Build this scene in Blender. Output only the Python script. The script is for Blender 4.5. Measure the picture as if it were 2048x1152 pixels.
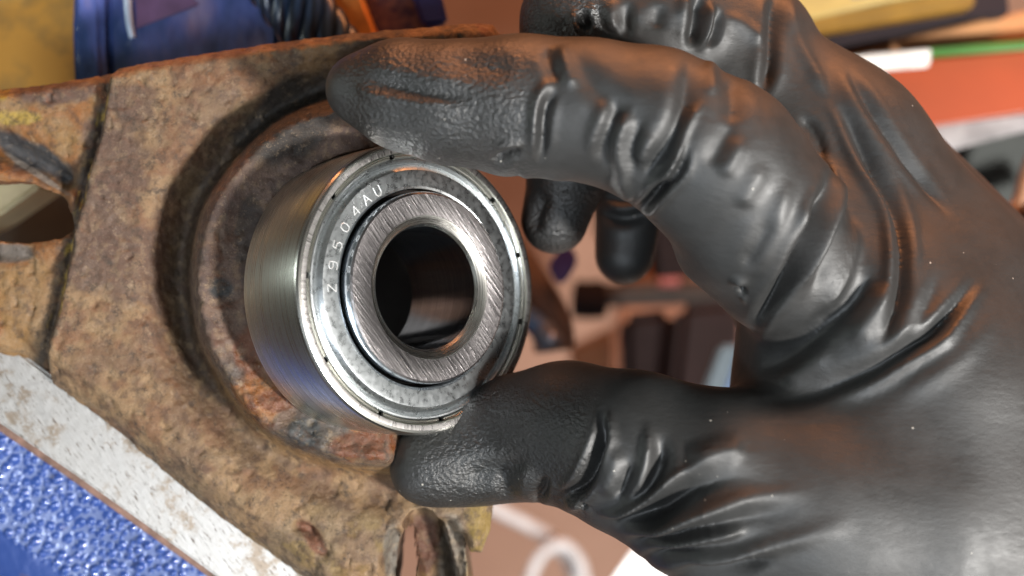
import bpy, math, random
import numpy as np
from mathutils import Vector, Matrix
random.seed(7); rng = np.random.default_rng(11)
for o in list(bpy.data.objects): bpy.data.objects.remove(o)
S = bpy.context.scene; COL = S.collection
S.unit_settings.system = 'METRIC'; S.unit_settings.scale_length = 0.01      # 1 unit = 1 cm
R = math.radians
# ------------------------------------------------------------------ camera
CD = 22.0; PPC = 125.0                       # camera height over the bearing, photo pixels per cm there
cam = bpy.data.cameras.new('camera'); co = bpy.data.objects.new('camera', cam); COL.objects.link(co)
co.location = (0, 0, CD); cam.sensor_width = 36; cam.lens = 36*CD/16.384
cam.clip_start = 0.1; cam.clip_end = 2000
cam.dof.use_dof = True; cam.dof.focus_distance = 21.7; cam.dof.aperture_fstop = 0.105
S.camera = co
# ------------------------------------------------------------------ light
KEY = Vector((0.64, -0.30, 0.71)).normalized()
def area(name, pos, target, size, energy, color, size_y=None):
    l = bpy.data.lights.new(name, 'AREA'); l.energy = energy; l.color = color; l.size = size
    if size_y: l.shape = 'RECTANGLE'; l.size_y = size_y
    o = bpy.data.objects.new(name, l); COL.objects.link(o); o.location = pos
    o.rotation_euler = (Vector(target)-Vector(pos)).to_track_quat('-Z', 'Y').to_euler()
    return o
area('work_lamp', KEY*75, (-1, 0, 0), 8, 120000, (1.0, 0.97, 0.93))
area('warm_bounce', (11, 46, 0), (3, 0, -2), 50, 30000, (1.0, 0.36, 0.13), 18)  # added lamp standing for warm light bounced off lit wood
area('ceiling_tube', (-8, -22, 62), (0, 0, 0), 26, 22000, (0.84, 0.92, 1.0), 7)
area('band_light_left', (-46, 8, 10), (-4, 0, 0), 5, 2600, (0.90, 1.0, 0.94), 16)  # added narrow lamp, no window there; makes a reflection band on the bearing
area('band_light_low', (-30, -38, 16), (-4, -1, 0), 5, 3800, (0.90, 0.95, 1.0), 18)  # added low lamp for the second reflection band on the bearing side
W = bpy.data.worlds.new('World'); S.world = W; W.use_nodes = True
nt = W.node_tree; nt.nodes.clear()
def wn(t, **k):
    n = nt.nodes.new(t)
    for a, b in k.items(): setattr(n, a, b)
    return n
out = wn('ShaderNodeOutputWorld'); bg = wn('ShaderNodeBackground'); tc = wn('ShaderNodeTexCoord')
mp = wn('ShaderNodeMapping'); mp.inputs['Scale'].default_value = (1.2, 3.2, 1.4)
nz = wn('ShaderNodeTexNoise'); nz.inputs['Scale'].default_value = 1.5; nz.inputs['Detail'].default_value = 2.5
cr = wn('ShaderNodeValToRGB'); e = cr.color_ramp
e.elements[0].position = 0.36; e.elements[0].color = (0.012, 0.011, 0.010, 1)
e.elements[1].position = 0.68; e.elements[1].color = (0.62, 0.66, 0.62, 1)
m = e.elements.new(0.50); m.color = (0.10, 0.095, 0.085, 1)
nt.links.new(tc.outputs['Generated'], mp.inputs[0]); nt.links.new(mp.outputs[0], nz.inputs[0])
nt.links.new(nz.outputs[0], cr.inputs[0]); nt.links.new(cr.outputs[0], bg.inputs[0])
bg.inputs[1].default_value = 0.5; nt.links.new(bg.outputs[0], out.inputs[0])
S.render.engine = 'CYCLES'
S.view_settings.view_transform = 'Standard'; S.view_settings.look = 'None'
S.view_settings.exposure = 0.0; S.view_settings.gamma = 1
S.cycles.max_bounces = 8

# ------------------------------------------------------------------ helpers
def P(px, py, z):                            # photo pixel -> point at height z
    k = (CD-z)/CD/PPC
    return Vector(((px-1024)*k, -(py-576)*k, z))
def topx(v):                                 # points -> photo pixels
    k = CD*PPC/(CD-v[:, 2])
    return v[:, 0]*k+1024, 576-v[:, 1]*k
def tag(o, label=None, cat=None, group=None, kind=None):
    if label: o['label'] = label
    if cat: o['category'] = cat
    if group: o['group'] = group
    if kind: o['kind'] = kind
    return o
def empty(name, loc, label, cat, group=None):
    o = bpy.data.objects.new(name, None); COL.objects.link(o); o.location = loc; o.empty_display_size = 0.5
    return tag(o, label, cat, group)
def link(name, me, mat, parent=None, smooth=True):
    if mat: me.materials.append(mat)
    o = bpy.data.objects.new(name, me); COL.objects.link(o)
    if parent:
        o.parent = parent; o.matrix_parent_inverse = Matrix.Identity(4)
    if smooth: me.shade_smooth()
    return o
import bmesh
def meshof(name, V, F):
    me = bpy.data.meshes.new(name); me.from_pydata([tuple(v) for v in V], [], [tuple(f) for f in F])
    bm = bmesh.new(); bm.from_mesh(me); bmesh.ops.recalc_face_normals(bm, faces=bm.faces); bm.to_mesh(me); bm.free(); me.update(); return me
def meshnp(name, V, Q):
    me = bpy.data.meshes.new(name); nv, nf = len(V), len(Q)
    me.vertices.add(nv); me.vertices.foreach_set('co', np.ascontiguousarray(V, np.float32).ravel())
    me.loops.add(nf*4); me.loops.foreach_set('vertex_index', np.ascontiguousarray(Q, np.int32).ravel())
    me.polygons.add(nf); me.polygons.foreach_set('loop_start', np.arange(0, nf*4, 4, dtype=np.int32))
    me.update(calc_edges=True); me.validate(); return me
def getco(me):
    a = np.empty(len(me.vertices)*3, np.float32); me.vertices.foreach_get('co', a); return a.reshape(-1, 3)
def getno(me):
    a = np.empty(len(me.vertices)*3, np.float32); me.vertex_normals.foreach_get('vector', a); return a.reshape(-1, 3)
def setco(me, V):
    me.vertices.foreach_set('co', np.ascontiguousarray(V, np.float32).ravel()); me.update()
def attr(me, name, a):
    if a.ndim == 1:
        t = me.attributes.new(name, 'FLOAT', 'POINT'); t.data.foreach_set('value', a.astype(np.float32))
    else:
        t = me.attributes.new(name, 'FLOAT_COLOR', 'POINT')
        b = np.ones((len(a), 4), np.float32); b[:, :3] = a; t.data.foreach_set('color', b.ravel())
_g = rng.normal(size=(4096, 3)).astype(np.float32); _g /= np.linalg.norm(_g, axis=1)[:, None]
def _h(i, j, k): return ((i*73856093) ^ (j*19349663) ^ (k*83492791)) & 4095
def noise(v, s=1.0, seed=0):
    v = np.asarray(v, np.float32)*s + seed*17.31
    i = np.floor(v).astype(np.int64); f = (v-i).astype(np.float32); u = f*f*f*(f*(f*6-15)+10)
    r = 0
    for a in (0, 1):
        for b in (0, 1):
            for c in (0, 1):
                g = _g[_h(i[:, 0]+a, i[:, 1]+b, i[:, 2]+c)]
                d = g[:, 0]*(f[:, 0]-a)+g[:, 1]*(f[:, 1]-b)+g[:, 2]*(f[:, 2]-c)
                w = (u[:, 0] if a else 1-u[:, 0])*(u[:, 1] if b else 1-u[:, 1])*(u[:, 2] if c else 1-u[:, 2])
                r = r+d*w
    return r*1.6
def fbm(v, s=1.0, o=4, seed=0, g=0.5):
    r = 0; a = 1; t = 0
    for k in range(o): r = r+a*noise(v, s*2**k, seed+k*3); t += a; a *= g
    return r/t
def sstep(a, b, x):
    t = np.clip((x-a)/(b-a), 0, 1); return t*t*(3-2*t)
def surface_nets(F, org, h):
    s = F < 0; n = np.array(F.shape)
    cnt = np.zeros(n-1, np.int8)
    cor = [(a, b, c) for a in (0, 1) for b in (0, 1) for c in (0, 1)]
    sl = lambda o: tuple(slice(o[d], n[d]-1+o[d]) for d in range(3))
    for o in cor: cnt += s[sl(o)]
    act = (cnt > 0) & (cnt < 8); ci = np.argwhere(act); idx = -np.ones(n-1, np.int64); idx[act] = np.arange(len(ci))
    pos = np.zeros((len(ci), 3), np.float32); num = np.zeros(len(ci), np.float32)
    for a in cor:
        for d in range(3):
            if a[d]: continue
            b = list(a); b[d] = 1
            A = ci+np.array(a); B = ci+np.array(b)
            fa = F[A[:, 0], A[:, 1], A[:, 2]]; fb = F[B[:, 0], B[:, 1], B[:, 2]]
            m = (fa < 0) != (fb < 0)
            t = np.where(m, fa/np.where(m, fa-fb, 1), 0)
            q = A.astype(np.float32); q[:, d] += t; pos[m] += q[m]; num[m] += 1
    pos = pos/num[:, None]*h+np.array(org, np.float32)
    quads = []
    for d in range(3):
        e1, e2 = (d+1) % 3, (d+2) % 3
        lo = [slice(None)]*3; hi = [slice(None)]*3; lo[d] = slice(0, n[d]-1); hi[d] = slice(1, n[d])
        x = s[tuple(lo)] != s[tuple(hi)]
        E = np.argwhere(x); m = (E[:, e1] > 0) & (E[:, e2] > 0) & (E[:, e1] < n[e1]-1) & (E[:, e2] < n[e2]-1); E = E[m]
        ins = s[E[:, 0], E[:, 1], E[:, 2]]
        def c(o1, o2):
            q = E.copy(); q[:, e1] -= o1; q[:, e2] -= o2; return idx[q[:, 0], q[:, 1], q[:, 2]]
        Q = np.stack([c(1, 1), c(0, 1), c(0, 0), c(1, 0)], 1)
        Q[~ins] = Q[~ins][:, ::-1]; quads.append(Q)
    return pos, np.concatenate(quads)
# --- node materials
class M:
    def __init__(s, name):
        s.m = bpy.data.materials.new(name); s.m.use_nodes = True; s.t = s.m.node_tree; s.b = s.t.nodes['Principled BSDF']
    def n(s, t, **k):
        x = s.t.nodes.new(t)
        for a, b in k.items():
            if a.startswith('i_'): x.inputs[a[2:].replace('_', ' ')].default_value = b
            else: setattr(x, a, b)
        return x
    def l(s, a, b): s.t.links.new(a, b)
    def set(s, **k):
        for a, v in k.items():
            a = a.replace('_', ' '); i = s.b.inputs[a]
            if hasattr(v, 'is_linked'): s.l(v, i)
            else: i.default_value = v
        return s
    def co(s, scale=(1, 1, 1), rot=(0, 0, 0)):
        t = s.n('ShaderNodeTexCoord'); q = s.n('ShaderNodeMapping'); q.inputs['Scale'].default_value = scale; q.inputs['Rotation'].default_value = rot
        s.l(t.outputs['Object'], q.inputs[0]); return q.outputs[0]
    def noise(s, v, scale, detail=4, rough=0.55):
        x = s.n('ShaderNodeTexNoise'); x.inputs['Scale'].default_value = scale; x.inputs['Detail'].default_value = detail; x.inputs['Roughness'].default_value = rough
        s.l(v, x.inputs['Vector']); return x.outputs['Fac']
    def vor(s, v, scale, feature='F1'):
        x = s.n('ShaderNodeTexVoronoi', feature=feature); x.inputs['Scale'].default_value = scale; s.l(v, x.inputs['Vector']); return x
    def ramp(s, f, stops):
        x = s.n('ShaderNodeValToRGB'); e = x.color_ramp
        for i, (p, c) in enumerate(stops):
            q = e.elements[i] if i < 2 else e.elements.new(p)
            q.position = p; c = (c, c, c) if not hasattr(c, '__len__') else c; q.color = (*c, 1)
        s.l(f, x.inputs[0]); return x.outputs[0]
    def mix(s, f, a, b, mode='MIX'):
        x = s.n('ShaderNodeMix', data_type='RGBA', blend_type=mode)
        for v, k in ((f, 0), (a, 6), (b, 7)):
            if hasattr(v, 'is_linked'): s.l(v, x.inputs[k])
            else: x.inputs[k].default_value = v if k == 0 else (*v, 1)
        return x.outputs[2]
    def math(s, op, a, b=0.0, c=None):
        x = s.n('ShaderNodeMath', operation=op)
        for k, v in enumerate((a, b) if c is None else (a, b, c)):
            if hasattr(v, 'is_linked'): s.l(v, x.inputs[k])
            else: x.inputs[k].default_value = v
        return x.outputs[0]
    def at(s, name):
        x = s.n('ShaderNodeAttribute', attribute_name=name); return x
    def bump(s, h, strength=0.3, dist=0.02, prev=None):
        x = s.n('ShaderNodeBump'); x.inputs['Distance'].default_value = dist
        if hasattr(strength, 'is_linked'): s.l(strength, x.inputs['Strength'])
        else: x.inputs['Strength'].default_value = strength
        s.l(h, x.inputs['Height'])
        if prev: s.l(prev, x.inputs['Normal'])
        s.l(x.outputs[0], s.b.inputs['Normal']); return x.outputs[0]
def simple(name, c, rough=0.5, metal=0.0, var=0.15, sc=1.5, bump=0.0):
    a = M(name); v = a.co(); n = a.noise(v, sc, 5)
    lo = tuple(x*(1-var) for x in c); hi = tuple(min(1, x*(1+var)) for x in c)
    a.set(Base_Color=a.ramp(n, [(0.3, lo), (0.7, hi)]), Roughness=rough, Metallic=metal)
    if bump: a.bump(a.noise(v, sc*12, 4), bump, 0.02)
    return a.m

# ================================================================== bearing
n3 = Vector((math.sin(R(40.5))*math.cos(R(5)), math.sin(R(40.5))*math.sin(R(5)), math.cos(R(40.5)))).normalized()
ex = (Vector((0, 1, 0))-n3*n3.y).normalized()          # in-plane "up"
ey = n3.cross(ex)                                      # in-plane "left"
BC = Vector((-1.415, 0.0, 0.0))
BM = Matrix.Translation(BC) @ Matrix((ex, ey, n3)).transposed().to_4x4()
def lathe(name, prof, mat, parent, seg=192, a0=0, a1=2*math.pi, sharp=True):
    full = abs(a1-a0-2*math.pi) < 1e-6; ns = seg if full else seg+1
    V = []; F = []
    for i in range(ns):
        a = a0+(a1-a0)*i/seg; c, s = math.cos(a), math.sin(a)
        for r, z in prof: V.append((r*c, r*s, z))
    k = len(prof)
    for i in range(seg):
        j = (i+1) % ns
        for q in range(k): F.append((i*k+q, j*k+q, j*k+(q+1) % k, i*k+(q+1) % k))
    if not full: F.append(tuple(range(k))[::-1]); F.append(tuple((ns-1)*k+q for q in range(k)))
    me = meshof(name, V, F)
    import bmesh
    bm = bmesh.new(); bm.from_mesh(me); bmesh.ops.recalc_face_normals(bm, faces=bm.faces); bm.to_mesh(me); bm.free()
    o = link(name, me, mat, parent)
    me.set_sharp_from_angle(angle=R(24)); return o
def metal(name, base, rough, kind):
    a = M(name); t = a.n('ShaderNodeTexCoord'); sx = a.n('ShaderNodeSeparateXYZ'); a.l(t.outputs['Object'], sx.inputs[0])
    ang = a.math('ARCTAN2', sx.outputs[1], sx.outputs[0]); x2 = a.math('POWER', sx.outputs[0], 2.0); y2 = a.math('POWER', sx.outputs[1], 2.0)
    rad = a.math('SQRT', a.math('ADD', x2, y2)); cb = a.n('ShaderNodeCombineXYZ')
    a.l(ang, cb.inputs[0]); a.l(rad, cb.inputs[1]); a.l(sx.outputs[2], cb.inputs[2])
    mp = a.n('ShaderNodeMapping'); a.l(cb.outputs[0], mp.inputs[0])
    if kind == 'turned': mp.inputs['Scale'].default_value = (0.7, 38, 38)          # fine lines round the axis
    elif kind == 'radial': mp.inputs['Scale'].default_value = (46, 2.0, 2.0)
    elif kind == 'ground':                                                          # slanting grinding scratches
        m0 = a.n('ShaderNodeMapping'); a.l(t.outputs['Object'], m0.inputs[0]); m0.inputs['Rotation'].default_value = (0, 0, R(-39))
        mp = a.n('ShaderNodeMapping'); a.l(m0.outputs[0], mp.inputs[0]); mp.inputs['Scale'].default_value = (1.3, 27, 1)
    else: mp = a.n('ShaderNodeMapping'); a.l(t.outputs['Object'], mp.inputs[0]); mp.inputs['Scale'].default_value = (9, 9, 9)
    f = a.noise(mp.outputs[0], 1.0, 6, 0.62)
    fine = a.noise(a.co(), 40, 3)
    c0 = tuple(x*0.62 for x in base)
    a.set(Base_Color=a.ramp(f, [(0.36, c0), (0.6, base)]), Metallic=1.0)
    lo, hi = (rough*0.75, rough*1.45)
    a.set(Roughness=a.ramp(f, [(0.3, hi), (0.68, lo)]))
    st = {'turned': 0.10, 'radial': 0.35, 'ground': 0.42, 'satin': 0.10}[kind]
    b = a.bump(f, st, 0.012 if kind != 'ground' else 0.02); a.bump(fine, 0.05, 0.004, b)
    return a.m
m_body = metal('turned_steel', (0.72, 0.73, 0.67), 0.27, 'turned')
m_land = metal('ground_land', (0.66, 0.63, 0.61), 0.30, 'radial')
m_shield = metal('zinc_shield', (0.62, 0.65, 0.66), 0.29, 'satin')
m_inner = metal('ground_steel', (0.30, 0.28, 0.28), 0.32, 'ground')
m_bore = metal('bore_steel', (0.82, 0.88, 0.95), 0.11, 'turned')
m_cham = metal('chamfer_steel', (0.72, 0.71, 0.66), 0.24, 'turned')
m_dark = simple('dark_gap', (0.008, 0.008, 0.009), 0.5)
brg = empty('ball_bearing', (0, 0, 0), 'shiny double row steel ball bearing with stamped shield, held in gloved fingers', 'bearing')
brg.matrix_world = BM
Wd = 1.66
ro = lathe('outer_ring', [(2.27, 0), (2.19, 0), (2.175, -0.03), (2.175, -Wd), (2.25, -Wd), (2.35, -Wd+0.08), (2.35, -0.10), (2.338, -0.05), (2.31, -0.015)], m_body, brg, 256)
ro.data.materials.append(m_land); ro.data.materials.append(m_cham)
for i, p in enumerate(ro.data.polygons):
    q = i % 9
    if q == 0: p.material_index = 1
    elif q in (6, 7, 8): p.material_index = 2
lathe('retaining_groove', [(2.174, -0.16), (1.60, -0.16), (1.60, -0.26), (2.174, -0.26)], m_dark, brg, 128)
sh = lathe('shield', [(2.105, -0.075), (2.085, -0.045), (2.06, -0.04), (2.03, -0.075), (2.01, -0.10), (1.985, -0.085), (1.955, -0.04), (1.90, 0.005), (1.86, 0.012), (1.635, 0.012), (1.60, -0.004), (1.585, -0.04), (1.585, -0.11), (2.105, -0.11)], m_shield, brg, 256)
# crimped lip: separate segments with dark notches between
def plane_uv(px, py, h=0.0):                            # where the photo pixel meets a plane h above the face
    o = Vector((0, 0, CD)); d = P(px, py, 0)-o
    t = (BC+n3*h-o).dot(n3)/d.dot(n3); q = o+d*t-BC; return q.dot(ex), q.dot(ey)
not_px = [(782, 297), (997, 388), (1045, 507), (1043, 643), (987, 768), (884, 835), (765, 824)]
angs = sorted(math.atan2(*plane_uv(*p)[::-1]) % (2*math.pi) for p in not_px)
full = []
for i, a in enumerate(angs):
    b = angs[(i+1) % len(angs)]; g = (b-a) % (2*math.pi); k = max(1, round(g/R(33)))
    for j in range(k): full.append((a+g*j/k, a+g*(j+1)/k))
for a, b in full:
    lathe('crimp_lip', [(2.165, -0.09), (2.165, -0.035), (2.150, -0.018), (2.135, -0.03), (2.125, -0.045), (2.118, -0.028), (2.108, -0.03), (2.106, -0.09)], m_cham, brg, max(8, int((b-a)*30)), a+0.022, b-0.022)
H = 0.20
ir = lathe('inner_ring', [(1.15, H), (1.12, H-0.01), (1.02, H-0.075), (0.985, H-0.13), (0.985, -Wd), (1.50, -Wd), (1.535, H-0.34), (1.535, H-0.06), (1.52, H-0.02), (1.49, H)], m_inner, brg, 256)
ir.data.materials.append(m_bore); ir.data.materials.append(m_cham)
for i, p in enumerate(ir.data.polygons):
    q = i % 10
    if q in (0, 1, 2): p.material_index = 2
    elif q == 3: p.material_index = 1
    elif q in (6, 7): p.material_index = 1
# stamped number on the shield (strokes: x right, y outward)
GL = {'Z': [[(.05, .95), (.5, 1), (.95, .95), (.05, .05)], [(.05, .02), (.95, .02)]],
      '9': [[(.95, .55), (.3, .5), (.05, .62), (.08, .9), (.4, 1), (.9, .95), (.98, .5), (.9, .08), (.5, 0), (.05, .05)]],
      '5': [[(.95, 1), (.15, 1), (.08, .6), (.7, .62), (.97, .4), (.9, .08), (.5, 0), (.05, .08)]],
      '0': [[(.5, 1), (.15, .9), (.03, .5), (.15, .1), (.5, 0), (.85, .1), (.97, .5), (.85, .9), (.5, 1)]],
      '4': [[(.75, 0), (.75, 1), (.02, .3), (1, .3)]],
      'A': [[(0, 0), (.5, 1), (1, 0)], [(.22, .38), (.78, .38)]],
      'U': [[(.05, 1), (.05, .25), (.3, 0), (.7, 0), (.95, .25), (.95, 1)]]}
m_mark = simple('stamped_mark', (0.85, 0.84, 0.82), 0.34, 0.45)
for ch, px, py in [('Z', 675, 576), ('9', 676, 533), ('5', 682, 494), ('0', 695, 458), ('4', 714, 425), ('A', 734, 400), ('U', 753, 377)]:
    u, v = plane_uv(px, py, 0.012); a = math.atan2(v, u); r0 = 1.745
    er = Vector((math.cos(a), math.sin(a), 0)); et = Vector((math.sin(a), -math.cos(a), 0))    # outward, clockwise
    V = []; F = []
    for st in GL[ch]:
        pts = [er*(r0-0.085+y*0.155)+et*((x-0.5)*0.125)+Vector((0, 0, 0.010)) for x, y in st]
        for p, q in zip(pts, pts[1:]):
            d = (q-p).normalized(); w = d.cross(Vector((0, 0, 1)))*0.0105; up = Vector((0, 0, 0.012)); k = len(V)
            V += [p-d*.004-w, p-d*.004+w, q+d*.004+w, q+d*.004-w, p+up, q+up]
            F += [(k, k+4, k+5, k+3), (k+1, k+2, k+5, k+4), (k, k+1, k+4), (k+3, k+5, k+2)]
    link('stamped_character', meshof('stamped_character', V, F), m_mark, sh, False)

# ================================================================== gloved hand
C = []   # capsules: group, (px,py,z,r) a, b
def cap(g, *pts):
    for a, b in zip(pts, pts[1:]): C.append((g, P(*a[:3]), a[3], P(*b[:3]), b[3]))
cap('index', (722, 180, .85, .56), (800, 190, .90, .84), (900, 205, 1.0, .93), (1040, 208, 1.1, 1.03), (1180, 222, 1.2, 1.05), (1310, 250, 1.25, 1.14), (1430, 325, 1.1, 1.28), (1510, 425, .85, 1.25), (1575, 530, .35, 1.12), (1650, 600, -.5, 1.1))
cap('index', (1215, 300, 1.1, .5), (1256, 352, 1.0, .30))
cap('index', (1010, 290, 0.6, .5), (960, 270, 0.6, .5))
cap('index', (1440, 490, .5, .72), (1500, 560, .3, .60))
cap('thumb', (862, 932, -.75, .72), (945, 904, -1.0, .86), (1020, 874, -1.2, .98), (1130, 864, -.5, 1.10), (1270, 905, .3, 1.22), (1430, 975, .5, 1.48), (1620, 1030, .2, 1.95), (1800, 1050, 0, 2.25))
cap('thumb', (1225, 985, .2, .55), (1235, 1000, .1, .45))
cap('palm', (1600, 640, -.9, .95), (1600, 760, -1.0, 1.0), (1720, 830, -.9, 1.25))
cap('palm', (1670, 480, -.5, 1.35), (1740, 640, -.45, 1.8), (1850, 800, -.4, 2.05), (1950, 980, -.5, 2.1), (2350, 1200, -.8, 2.4))
cap('palm', (1430, 130, -1.6, 1.45), (1660, 330, -1.55, 1.62), (1880, 610, -1.3, 1.75), (2150, 900, -1.1, 2.2), (2500, 1150, -1.0, 2.5))
cap('palm', (1600, 1150, -.5, 1.7), (1950, 1180, -.5, 2.4), (2400, 1330, -.9, 2.5), (2900, 1560, -1.2, 2.7))
cap('palm', (1500, 300, -2.4, 1.1), (1560, 520, -2.9, 1.1), (1650, 720, -2.6, 1.2))
cap('palm', (1700, 300, -3.2, 1.3), (2000, 700, -3.0, 1.9), (2300, 1000, -2.4, 2.2))
cap('middle', (1500, 110, -1.5, 1.2), (1330, 60, -1.0, 1.12), (1170, 50, -1.1, 1.05), (1150, 120, -1.8, .95), (1155, 270, -2.4, .76), (1140, 330, -2.5, .74), (1108, 440, -2.6, .60))
cap('middle', (1150, 300, -2.2, .60), (1128, 345, -2.3, .55))
cap('ring', (1560, 200, -3.2, 1.1), (1400, 140, -3.8, 1.0), (1290, 170, -4.1, .90), (1270, 330, -4.1, .76), (1262, 380, -4.1, .70), (1248, 510, -4.0, .56))
cap('little', (1650, 350, -4.0, 1.0), (1560, 330, -4.8, .85), (1500, 420, -5.0, .75), (1480, 500, -5.0, .6))
GI = {'index': 0, 'thumb': 1, 'palm': 2, 'middle': 3, 'ring': 4, 'little': 4}
h = 0.052
lo = np.array([-3.6, -8.8, -7.2]); hi = np.array([10.9, 6.3, 3.1])
nn = np.ceil((hi-lo)/h).astype(int)
ax = [np.arange(nn[i], dtype=np.float32)*h+lo[i] for i in range(3)]
KB = {'index': .18, 'thumb': .3, 'palm': .55, 'middle': .2, 'ring': .2, 'little': .2}
FG = {}
for g, a, ra, b, rb in C:
    if g not in FG: FG[g] = np.full(nn, 3.0, np.float32)
    mg = max(ra, rb)+1.0
    i0 = [max(0, int((min(a[i], b[i])-mg-lo[i])/h)) for i in range(3)]; i1 = [min(nn[i], int((max(a[i], b[i])+mg-lo[i])/h)+1) for i in range(3)]
    if any(i1[i] <= i0[i] for i in range(3)): continue
    s_ = tuple(slice(i0[i], i1[i]) for i in range(3))
    X = ax[0][s_[0]][:, None, None]; Y = ax[1][s_[1]][None, :, None]; Z = ax[2][s_[2]][None, None, :]
    ba = b-a; L2 = ba.length_squared
    t = np.clip(((X-a.x)*ba.x+(Y-a.y)*ba.y+(Z-a.z)*ba.z)/L2, 0, 1)
    d = np.sqrt((X-a.x-t*ba.x)**2+(Y-a.y-t*ba.y)**2+(Z-a.z-t*ba.z)**2)-(ra+(rb-ra)*t)
    k = KB[g]; F0 = FG[g][s_]; hh = np.maximum(k-np.abs(F0-d), 0)/k
    FG[g][s_] = np.minimum(F0, d)-hh*hh*k*0.25
def smin(A, B, k):
    hh = np.maximum(k-np.abs(A-B), 0)/k; return np.minimum(A, B)-hh*hh*k*0.25
def blur(A, r, n):
    for _ in range(n):
        for d in range(3):
            A = np.moveaxis(A, d, 0); p = np.concatenate([A[:1].repeat(r+1, 0), A, A[-1:].repeat(r, 0)]).cumsum(0, dtype=np.float64)
            A = ((p[2*r+1:]-p[:-2*r-1])/(2*r+1)).astype(np.float32); A = np.moveaxis(A, 0, d)
    return np.ascontiguousarray(A)
F = blur(smin(FG['palm'], FG['thumb'], .7), 4, 2)-.03; FG['index'] = blur(FG['index'], 2, 2)
fi = FG['index']; F = smin(F, fi, .16)
for g in ('middle', 'ring', 'little'): F = smin(F, FG[g], .10)
F[-1] = 1; F[:, 0] = 1; F[:, -1] = 1; F[:, :, 0] = 1
V, Q = surface_nets(F, lo, h)
me = meshnp('gloved_hand', V, Q)
tmp = bpy.data.objects.new('tmp', me); COL.objects.link(tmp)
sm = tmp.modifiers.new('s', 'CORRECTIVE_SMOOTH') if False else tmp.modifiers.new('s', 'SMOOTH'); sm.iterations = 3; sm.factor = 0.5
sb = tmp.modifiers.new('d', 'SUBSURF'); sb.levels = 1; sb.render_levels = 1
dg = bpy.context.evaluated_depsgraph_get(); me2 = bpy.data.meshes.new_from_object(tmp.evaluated_get(dg)); bpy.data.objects.remove(tmp); bpy.data.meshes.remove(me)
me = me2; me.name = 'gloved_hand'
V = getco(me); N = getno(me); px, py = topx(V)
ijk = np.clip(((V-lo)/h).round().astype(int), 0, nn-1)
gd = np.stack([FG[k][ijk[:, 0], ijk[:, 1], ijk[:, 2]] for k in ('index', 'thumb', 'palm', 'middle', 'ring', 'little')], 1); gv = gd.argmin(1)
gd = np.clip(1-(gd-gd.min(1)[:, None])/0.40, 0, 1); gd = gd*gd*(3-2*gd)
del FG, F
front = sstep(-0.35, 0.15, N[:, 2])
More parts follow.
